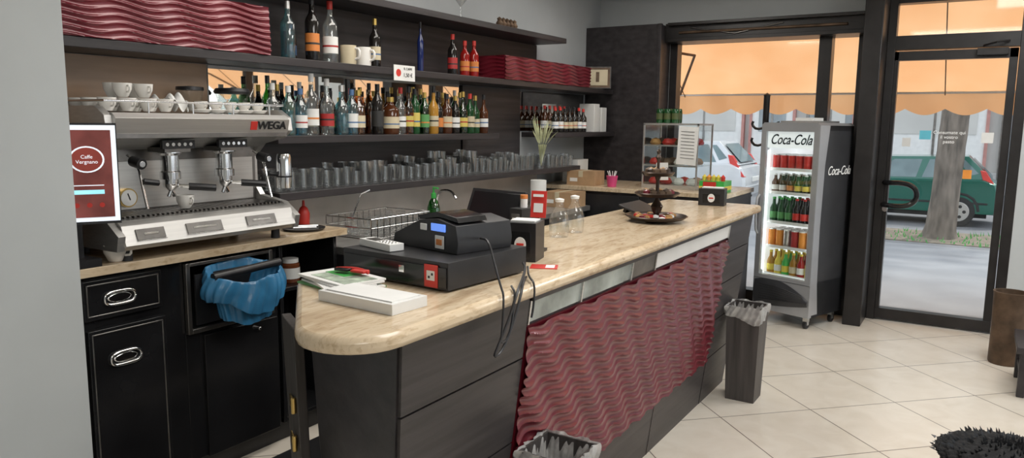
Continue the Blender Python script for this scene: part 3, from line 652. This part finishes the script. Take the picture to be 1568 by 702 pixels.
m.lathe([(0,0),(.055,0),(.05,.008),(.012,.016),(.009,.03),(.022,.05),(.030,.075),(.010,.11),(.008,.20),(.015,.22),(.007,.24),(.007,.30),(.014,.315),(.006,.33),(.012,.345),(0,.36)],c0,m_dm,16)
plate(.012,.15);plate(.125,.11);plate(.225,.08)
for i in range(34):
    a=random.uniform(0,6.28);r=random.uniform(.03,.12); m.lathe([(0,0),(.014,.003),(.012,.014),(0,.018)],(c0[0]+r*math.cos(a),c0[1]+r*math.sin(a),c0[2]+.019),random.choice([m_red,m_paper,m_rust,m_burg,m_past]),8,None,1.3,.8)
for i in range(12):
    a=i*.6;r=.065; m.lathe([(0,0),(.02,.003),(.018,.02),(0,.03)],(c0[0]+r*math.cos(a),c0[1]+r*math.sin(a),c0[2]+.132),random.choice([m_rust,m_past,m_burg]),8)
for i in range(9):
    a=i*.7;r=.045; m.lathe([(0,0),(.02,.003),(.018,.025),(0,.035)],(c0[0]+r*math.cos(a),c0[1]+r*math.sin(a),c0[2]+.232),random.choice([m_past,m_rust,m_dm]),8)
m.build()
m=M('serving_tray'); T=Matrix.Translation((-1.60,3.78,ZT+.012))@Matrix.Rotation(math.radians(20),4,'Y'); m.box(-.02,.10,-.14,.14,.03,.04,m_blackp,T); m.box(-.0,.02,-.1,.1,-.0,.034,m_blackp,T); m.build(bevel=.003)

# ------------------------------------------------------------ waste bins
def bin_(x,y,h=.56,bq=.10):
    m=M('waste_bin'); a=.082
    def ring(r,z): return [(-r,-r,z),(r,-r,z),(r,r,z),(-r,r,z)]
    vs=ring(a,0)+ring(bq,h)+ring(bq-.008,h)+ring(a-.008,.01)
    fs=[(0,1,2,3)]
    for k_ in range(3):
        for i in range(4): fs.append((k_*4+i,k_*4+(i+1)%4,k_*4+4+(i+1)%4,k_*4+4+i))
    fs.append((12,13,14,15)); m.add(vs,fs,m_woodg)
    def sq(t,r):
        t=(t%1)*4; s_=int(t);f=t-s_; c_=[(-1,-1),(1,-1),(1,1),(-1,1)];p=c_[s_];q=c_[(s_+1)%4]
        return (r*(p[0]+(q[0]-p[0])*f),r*(p[1]+(q[1]-p[1])*f))
    ph=x*7
    def fn(i,j):
        n_=.0035*math.sin(i*75+j*7+ph)+.003*math.sin(i*163+j*13)
        if j<.5: s_=j/.5; r=bq-.03+.028*s_; z=h-.14*(1-s_)+.006
        else: s_=(j-.5)/.5; r=bq+.004+.004*math.sin(s_*3); z=h+.006-s_*(.075+.022*math.sin(i*13+ph)+.008*math.sin(i*41))
        px,py=sq(i,r+n_); return (px,py,z+.004*math.sin(i*50+ph))
    m.grid(fn,200,16,m_liner)
    return m.build(loc=(x,y,0),ang=70)
bin_(-1.085,2.04,.56,.095); bin_(-1.088,4.36,.56,.097)

# ------------------------------------------------------------ fridge
f=M('drinks_fridge')
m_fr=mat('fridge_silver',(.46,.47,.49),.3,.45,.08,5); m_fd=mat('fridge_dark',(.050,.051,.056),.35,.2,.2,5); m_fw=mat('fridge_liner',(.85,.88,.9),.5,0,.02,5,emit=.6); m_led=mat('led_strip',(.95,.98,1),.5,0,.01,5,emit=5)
W,Dp,H0,H=.25,.25,.10,1.60
f.box(-W,-W+.03,-Dp+.05,Dp,H0,H,m_fd); f.box(W-.03,W,-Dp+.05,Dp,H0,H,m_fd); f.box(-W,W,Dp-.03,Dp,H0,H,m_fd); f.box(-W,W,-Dp+.05,Dp,H-.04,H,m_fd); f.box(-W,W,-Dp+.05,Dp,H0,.38,m_fd)
f.box(-W+.03,W-.03,Dp-.04,Dp-.03,.38,H-.04,m_fw); f.box(-W+.03,-W+.036,-Dp+.06,Dp-.03,.38,H-.04,m_fw); f.box(W-.036,W-.03,-Dp+.06,Dp-.03,.38,H-.04,m_fw)
f.box(-W+.03,W-.03,-Dp+.06,Dp-.03,.38,.39,m_fw)
f.box(-W,-W+.045,-Dp,-Dp+.05,.36,H,m_fr); f.box(W-.045,W,-Dp,-Dp+.05,.36,H,m_fr); f.box(-W+.045,W-.045,-Dp,-Dp+.05,H-.05,H,m_fr); f.box(-W+.045,W-.045,-Dp,-Dp+.05,.36,.39,m_fr)
f.prism([(-Dp+.002,.12),(-Dp+.13,.12),(-Dp+.10,.36),(-Dp+.085,.8),(-Dp+.10,1.3),(-Dp+.14,H),(-Dp+.002,H)],'X',W,W+.004,m_fr)
f.box(-W+.045,W-.045,-Dp+.01,-Dp+.014,.39,H-.05,m_glass)
f.box(-W+.045,W-.045,-Dp+.02,-Dp+.04,1.42,H-.05,m_fw)
f.box(-W+.047,-W+.054,-Dp+.04,-Dp+.05,.42,1.40,m_led); f.box(W-.054,W-.047,-Dp+.04,-Dp+.05,.42,1.40,m_led)
f.tube([(-W+.012,-Dp,.72),(-W+.005,-Dp-.025,.76),(-W+.005,-Dp-.028,1.0),(-W+.012,-Dp,1.04)],.010,m_fr,8,1)
f.box(-W,W,-Dp+.005,-Dp+.05,H0,.355,m_fr)
def gr_(i,j): 
    x=-W+.01+(2*W-.02)*i; lo=.14+.05*i*i; hi=.34-.10*i**1.5+.05*math.sin(i*3.1)
    return (x,-Dp+.001-.012*math.sin(j*3.14),lo+(hi-lo)*j)
f.grid(gr_,20,8,m_fd)
for i in range(7): f.tube([(-W+.06,-Dp-.008,.19+i*.02),(.0,-Dp-.013,.20+i*.018),(W-.05,-Dp-.008,.215+i*.008)],.003,m_blackp,6,1)
f.prism([(-W-.004,H),(W+.004,H),(W-.02,H+.02),(-W+.02,H+.02)],'Y',-Dp,Dp,m_fr)
for x in (-W+.05,W-.05):
    for y in (-Dp+.07,Dp-.06):
        f.cyl((x-.012,y,.033),(x+.012,y,.033),.032,m_blackp,18); f.box(x-.018,x+.018,y-.02,y+.02,.06,.10,m_steel); f.box(x-.018,x-.014,y-.012,y+.012,.03,.07,m_steel); f.box(x+.014,x+.018,y-.012,y+.012,.03,.07,m_steel)
sh=[.39,.62,.82,1.06,1.25]
for z in sh[1:]: f.box(-W+.036,W-.036,-Dp+.075,Dp-.04,z-.008,z,m_white)
def can(x,y,z,h,r,mm): f.lathe([(0,0),(r*.85,0),(r,.008),(r,h-.01)],(x,y,z),mm,12); f.lathe([(r,h-.01),(r*.85,h),(0,h)],(x,y,z),m_steel,12)
def sb(x,y,z,h,r,mm,lb,cp):
    f.lathe([(0,0),(r,0),(r,h*.55),(r*.45,h*.75),(r*.4,h*.95),(0,h*.95)],(x,y,z),mm,12); f.lathe([(r*1.02,h*.15),(r*1.02,h*.42)],(x,y,z),lb,12); f.lathe([(r*.45,h*.92),(r*.45,h),(0,h)],(x,y,z),cp,10)
for r_ in range(3):
    yy=-Dp+.11+r_*.075
    for i in range(6):
        xx=-.17+i*.068
        can(xx,yy,sh[4],.12,.029,m_red)
        sb(xx,yy,sh[3],.15,.028,random.choice([D['brown'],D['dark'],D['dgreen']]),random.choice([m_yellow,LB['o'],m_paper]),m_white)
        sb(xx,yy,sh[2],.20,.03,D['dgreen'] if i<3 else D['dark'],LB['g'] if i<3 else m_red,m_green if i<3 else m_red)
        can(xx,yy,sh[1],.145,.030,(m_orangep,m_orangep,m_steel,LB['r'],m_orangep,m_steel)[i])
        sb(xx,yy,sh[0],.19,.03,(D['gold'],m_yellow,m_green,D['gold'],D['red'],m_yellow)[i],(m_yellow,m_paper,m_yellow,LB['c'],m_paper,m_yellow)[i],m_yellow)
for z in sh: f.box(-W+.05,W-.05,-Dp+.07,-Dp+.073,z-.012,z+.012,m_white)
fo=f.build(loc=(-1.205,6.40,0),rz=-20,bevel=0)
text('Coca-Cola',.112,(0,-Dp-.0+.017,1.485),(90,0,0),m_blackp,fo,local=True,shear=.4,ext=.001,sx=.74,off=.001)
text('Coca-Cola',.10,(W+.005,.06,1.25),(90,0,90),m_txt,fo,local=True,shear=.4,ext=.001,sx=.78)
tb=M('top_tray'); tb.box(-.15,.18,-.15,.15,1.621,1.635,m_steel); tb.box(-.05,.1,-.1,.05,1.635,1.66,m_white)
tbo=tb.build(loc=(0,0,0)); tbo.parent=fo

# ------------------------------------------------------------ right hand things
m=M('umbrella_stand'); m.lathe([(0,0),(.095,0),(.10,.01),(.098,.25),(.103,.49),(.107,.50),(.095,.50),(.09,.02),(0,.02)],(.245,6.02,0),m_rust,28); m.build()
m=M('wooden_side_table'); m.box(.27,.77,5.25,5.75,.27,.31,m_wood)
for x in (.29,.71):
    for y in (5.27,5.69): m.box(x,x+.04,y,y+.04,0,.27,m_wood)
m.box(.30,.75,5.28,5.72,.10,.13,m_wood); m.build(bevel=.003)
m=M('black_chair'); bx,by=-.04,2.74
m.box(bx,bx+.42,by,by+.42,.38,.42,m_blackp)
for x in (bx+.01,bx+.38):
    for y in (by+.01,by+.38): m.box(x,x+.03,y,y+.03,0,.38,m_blackp)
m.build(bevel=.004)
m=M('black_fur_jacket')
def fur(i,j):
    a=2*math.pi*i; b_=math.pi*j
    r=1+.05*math.sin(a*3+1)+.04*math.sin(a*17+b_*11)+.03*math.sin(a*31-b_*17)
    return (bx+.22+.24*r*math.sin(b_)*math.cos(a),by+.21+.20*r*math.sin(b_)*math.sin(a),.423+.058*(1-math.cos(b_))*(1+.15*math.sin(a*2)*math.sin(b_))*r)
m.grid(fur,90,44,mat('black_fur',(.008,.008,.009),.85,0,.4,60,.8))
for i in range(420):
    a=random.uniform(0,6.28);b_=random.uniform(1.3,3.0); p=Vector(fur(a/6.283,b_/math.pi)); d_=Vector((math.cos(a)*math.sin(b_),math.sin(a)*math.sin(b_),-math.cos(b_)*.8)).normalized(); s_=d_.orthogonal().normalized()*.006
    m.add([p-s_,p+s_,p+d_*random.uniform(.010,.022)+Vector((0,0,.004))],[(0,1,2)],m_blackp)
m.build(ang=80)

# ------------------------------------------------------------ outside
m_pave=mat('paving',(.27,.28,.295),.85,0,.10,2); m_road=mat('asphalt',(.19,.195,.205),.9,0,.12,3); m_soil=mat('soil',(.20,.17,.13),.95,0,.4,10)
g=M('ground_outside')
prof=[(7.05,-.02),(9,-.02),(13,-.2),(15,-.22),(40,-.22)]
for (a,za),(b_,zb) in zip(prof,prof[1:]): g.add([(-30,a,za),(30,a,za),(30,b_,zb),(-30,b_,zb)],[(0,1,2,3)],m_pave if a<13 else m_road)
g.add([(3.6,-15,-.03),(30,-15,-.03),(30,7.05,-.03),(3.6,7.05,-.03)],[(0,1,2,3)],m_pave)
g.box(-1.5,.5,13.3,14.8,-.24,-.19,m_soil)
for i in range(160):
    x=random.uniform(-1.5,.5);y=random.uniform(13.25,14.7); g.add([(x,y,-.2),(x+.02,y,-.2),(x+random.uniform(-.03,.05),y,-.2+random.uniform(.03,.1))],[(0,1,2)],m_green)
g.build(loc=(0,0,0))
def awnmat():
    m,N,L,P=new('awning_fabric'); out=N['Material Output']; N.remove(P)
    v=coords(N,L,(1,1,1)); n=N.new('ShaderNodeTexNoise'); n.inputs['Scale'].default_value=2; L.new(v,n.inputs['Vector'])
    c=ramp(N,L,n.outputs['Fac'],[(.3,(.80,.41,.19)),(.7,(.86,.50,.26))])
    d_=N.new('ShaderNodeBsdfDiffuse'); t_=N.new('ShaderNodeBsdfTranslucent'); mx=N.new('ShaderNodeMixShader'); mx.inputs[0].default_value=.6
    L.new(c,d_.inputs[0]); L.new(c,t_.inputs[0]); L.new(d_.outputs[0],mx.inputs[1]); L.new(t_.outputs[0],mx.inputs[2]); L.new(mx.outputs[0],out.inputs[0]); return m
m_awn=awnmat()
a=M('street_awning')
def aw(i,j):
    x=-4.2+8.6*i
    return (x,7.08+1.25*j,2.84-.92*j-.03*math.sin(j*3.14)+.004*math.sin(x*14))
a.grid(aw,160,8,m_awn)
def va(i,j):
    x=-4.2+8.6*i; sc=abs(math.sin(x*math.pi/.34))
    return (x,8.33+.015*math.sin(x*13)*j,1.92-j*(.15+.06*sc))
a.grid(va,430,4,m_awn)
a.tube([(-4.2,8.32,1.925),(4.4,8.32,1.925)],.015,m_steel)
for x in (-2.95,1.5,3.6): a.tube([(x,7.08,2.35),(x+.35,7.7,2.3),(x,8.30,1.93)],.014,m_rust)
for x in (-2.9,-.35,1.0,2.4,3.7): a.tube([(x,7.10,2.80),(x,7.7,2.34),(x,8.32,1.90)],.005,m_rust,6)
a.build(loc=(0,0,0),ang=60,fixn=False)
t=M('street_tree'); m_bark=mat('bark',(.17,.145,.12),.9,0,.5,9,.8,(1,1,.3)); tx,ty=-.50,14.0
def tr(i,j):
    a_=2*math.pi*i; r=.215-.03*min(1,j*3)+.06*max(0,1-j*14)**2+.015*math.sin(a_*5+j*9)+.010*math.sin(a_*11+j*25)
    return (tx+r*math.cos(a_)+.10*j*2,ty+r*math.sin(a_),-.25+4.6*j)
t.grid(tr,36,50,m_bark)
for k_ in range(5):
    a_=k_*1.3; t.tube([(tx+.2,ty,4.1),(tx+.6*math.cos(a_),ty+.6*math.sin(a_),5.0),(tx+1.5*math.cos(a_),ty+1.5*math.sin(a_),6.2)],.09,m_bark,8,1)
m_leaf=mat('leaves',(.08,.17,.04),.7,0,.5,6)
for k_ in range(520):
    c_=Vector((tx,ty+1.2,6.6))+Vector((random.gauss(0,1.4),random.gauss(0,1.0),random.gauss(0,.7)))
    T=Matrix.Translation(c_)@Euler((random.random()*6,random.random()*6,0)).to_matrix().to_4x4()
    t.add([(-.22,-.12,0),(.22,-.12,0),(.22,.12,.05),(-.22,.12,0)],[(0,1,2,3)],m_leaf,T)
t.build(loc=(0,0,0),ang=70)
def car(name,loc,col,sc):
    m=M(name); mb=mat(name+'_paint',col,.2,.2,.05,4,coat=.6); mg=mat(name+'_glass',(.16,.22,.23),.05,.3,.2,3); mt=mat(name+'_tyre',(.02,.02,.02),.8)
    W=.8
    low=[(-1.82,.28),(-1.92,.42),(-1.90,.58),(-1.78,.70),(-1.0,.90),(.3,.93),(1.62,.97),(1.84,.88),(1.92,.62),(1.92,.36),(1.82,.26)]
    n=len(low); vs=[]
    for yy,s_ in ((-W,.97),(-W*.93,1.0),(W*.93,1.0),(W,.97)):
        for x,z in low: vs.append((x*(s_ if abs(yy)==W else 1),yy,z if abs(yy)<W else (z-.02 if z>.6 else z+.01)))
    fs=[tuple(range(n)),tuple(range(3*n,4*n))]
    for k_ in range(3):
        for i in range(n): fs.append((k_*n+i,k_*n+(i+1)%n,(k_+1)*n+(i+1)%n,(k_+1)*n+i))
    m.add(vs,fs,mb)
    B=[(-1.02,.88),(1.76,.94)];Tt=[(-.28,1.38),(1.30,1.42)]
    def gp(u,w,side,o=0):
        xb=B[0][0]+(B[1][0]-B[0][0])*u; zb=B[0][1]+(B[1][1]-B[0][1])*u
        xt=Tt[0][0]+(Tt[1][0]-Tt[0][0])*u; zt=Tt[0][1]+(Tt[1][1]-Tt[0][1])*u
        return (xb+(xt-xb)*w,side*((W*.93)+(W*.76-W*.93)*w+o),zb+(zt-zb)*w)
    m.hexa([gp(0,0,-1),gp(1,0,-1),gp(1,0,1),gp(0,0,1),gp(0,1,-1),gp(1,1,-1),gp(1,1,1),gp(0,1,1)],mb)
    for sd in (-1,1):
        for u0,u1 in ((.13,.50),(.54,.84)):
            m.add([gp(u0,.12,sd,.006),gp(u1,.12,sd,.006),gp(u1-.01,.88,sd,.006),gp(u0+.03 if u0>.2 else u0+.06,.88,sd,.006)],[(0,1,2,3)],mg)
        m.add([gp(.87,.2,sd,.006),gp(.95,.3,sd,.006),gp(.93,.85,sd,.006),gp(.87,.85,sd,.006)],[(0,1,2,3)],mg)
        for wx in (-1.22,1.20):
            m.cyl((wx,sd*.66,.30),(wx,sd*.805,.30),.30,mt,28); m.cyl((wx,sd*.80,.30),(wx,sd*.815,.30),.20,m_steel,24)
            for q in range(5):
                a_=q*1.257; m.cyl((wx+.11*math.cos(a_),sd*.81,.30+.11*math.sin(a_)),(wx+.11*math.cos(a_),sd*.82,.30+.11*math.sin(a_)),.035,mt,8)
            m.tube([(wx+.35*math.cos(b_*math.pi/8),sd*.79,.32+.35*math.sin(b_*math.pi/8)) for b_ in range(9)],.03,mt,6)
        m.hexa([(1.66,sd*.64,.72),(1.90,sd*.64,.70),(1.90,sd*.80,.70),(1.66,sd*.80,.72),(1.52,sd*.62,1.15),(1.62,sd*.62,1.13),(1.62,sd*.74,1.13),(1.52,sd*.74,1.15)],m_red)
        m.box(-1.9,-1.75,sd*.74-.1,sd*.74+.02,.55,.68,m_paper)
        m.box(-.2,-.05,sd*.80-.012,sd*.80+.012,.80,.825,mb); m.box(-1.6,1.7,sd*.80-.01,sd*.80+.01,.46,.50,mt); m.cbox((-.62,sd*.86,.98),(.12,.12,.10),mb)
    m.add([(1.72,-.55,.99),(1.72,.55,.99),(1.36,.50,1.36),(1.36,-.50,1.36)],[(0,1,2,3)],mg,Matrix.Translation((.03,0,.01)))
    m.add([(-.97,-.6,.93),(-.97,.6,.93),(-.35,.5,1.34),(-.35,-.5,1.34)],[(0,1,2,3)],mg,Matrix.Translation((-.03,0,.01)))
    m.box(1.85,1.96,-.74,.74,.32,.50,mt if col[0]<.3 else mb); m.box(1.92,1.94,-.26,.26,.58,.68,m_paper); m.box(-1.97,-1.85,-.72,.72,.30,.50,mb)
    m.box(-1.7,1.7,-.7,.7,.18,.30,mt)
    o=m.build(loc=loc,bevel=.025); o.scale=(sc,sc,sc); return o
car('green_hatchback_car',(-1.38,16.7,-.21),(.008,.12,.085),.90)
car('white_hatchback_car',(-6.15,16.8,-.21),(.66,.68,.70),1.02)
m=M('street_building'); m_fac=mat('facade_plaster',(.60,.59,.56),.9,0,.08,1); m_fg=mat('facade_glass',(.34,.38,.40),.15,.1,.4,.8); m_fp=mat('facade_pink',(.50,.24,.21),.6)
m.box(-22,22,24,25,-.2,9,m_fac); m.box(-22,22,23.9,24,2.9,3.1,m_wallw); m.box(-22,22,23.85,24,-.2,.4,mat('stone_plinth',(.42,.41,.40),.8))
xs=-20
while xs<20:
    w_=random.choice((1.2,1.8,2.4)); m.box(xs,xs+w_,23.88,24,.4,2.7,random.choice([m_fg,m_paper,m_paper]))
    m.box(xs-.08,xs,23.84,24,.2,2.8,random.choice([m_fp,m_steeld,LB['b']])); m.box(xs+w_,xs+w_+.08,23.84,24,.2,2.8,m_fp); m.box(xs,xs+w_,23.84,24,2.65,2.85,random.choice([m_fp,m_steeld,m_paper]))
    m.box(xs+w_*.5-.03,xs+w_*.5+.03,23.85,24,.4,2.7,m_steeld)
    m.box(xs+.2,xs+w_-.2,23.86,24,1.4,2.1,random.choice([m_fp,m_fg,m_fac]))
    m.box(xs+.3,xs+w_-.3,23.9,24,3.9,5.6,m_fg)
    xs+=w_+random.uniform(.3,.9)
m.build(loc=(0,0,0))

# ------------------------------------------------------------ lights
def area(name,loc,size,power,col=(1,.97,.92),rot=(0,0,0)):
    l=bpy.data.lights.new(name,'AREA'); l.shape='RECTANGLE'; l.size=size[0]; l.size_y=size[1]; l.energy=power; l.color=col
    o=bpy.data.objects.new(name,l); scn.collection.objects.link(o); o.location=loc; o.rotation_euler=[math.radians(a) for a in rot]; return o
area('ceiling_light',(-.3,2.2,2.78),(1.2,1.2),38,(1,.98,.95)); area('ceiling_light',(.6,5.2,2.78),(1.2,1.2),42,(1,.99,.97)); area('ceiling_light',(-2.2,3.0,2.78),(.6,2.0),26,(1,.95,.88)); area('ceiling_light',(1.2,-.6,2.78),(1.2,1.2),34,(1,.98,.95)); area('ceiling_light',(-2.2,5.2,2.78),(.6,1.0),14,(1,.95,.88))
s=bpy.data.lights.new('sun','SUN'); s.energy=2.2; s.angle=math.radians(3); s.color=(1,.96,.9)
so=bpy.data.objects.new('sun',s); scn.collection.objects.link(so)
so.rotation_euler=Vector((-.25,-.42,-.87)).to_track_quat('-Z','Y').to_euler()
wd=bpy.data.worlds.new('world'); scn.world=wd; wd.use_nodes=True; N=wd.node_tree.nodes; L=wd.node_tree.links
sk=N.new('ShaderNodeTexSky'); 
try:
    sk.sky_type='NISHITA'; sk.sun_disc=False; sk.sun_elevation=math.radians(55); sk.sun_rotation=math.radians(20); sk.air_density=1; sk.dust_density=3
except Exception as ex: print(ex)
bg=N['Background']; 
mx=N.new('ShaderNodeMixRGB'); mx.inputs[0].default_value=.8; mx.inputs[2].default_value=(4.65,4.85,5.05,1)
L.new(sk.outputs[0],mx.inputs[1]); L.new(mx.outputs[0],bg.inputs['Color']); bg.inputs['Strength'].default_value=.37

# ------------------------------------------------------------ camera
cam=bpy.data.cameras.new('camera'); co=bpy.data.objects.new('camera',cam); scn.collection.objects.link(co); scn.camera=co
cam.sensor_width=36; cam.sensor_fit='HORIZONTAL'; cam.lens=36*1150/1568; cam.clip_start=.05; cam.clip_end=200
yaw=math.radians(31.9); pt=math.radians(8.1); ro=.011
F=Vector((-math.sin(yaw),math.cos(yaw),0)); R=Vector((math.cos(yaw),math.sin(yaw),0)); Z=Vector((0,0,1))
fw=F*math.cos(pt)-Z*math.sin(pt); up=F*math.sin(pt)+Z*math.cos(pt)
R2=R*math.cos(ro)+up*math.sin(ro); U2=up*math.cos(ro)-R*math.sin(ro)
mt=Matrix((R2,U2,-fw)).transposed().to_4x4(); mt.translation=(0,0,1.6); co.matrix_world=mt
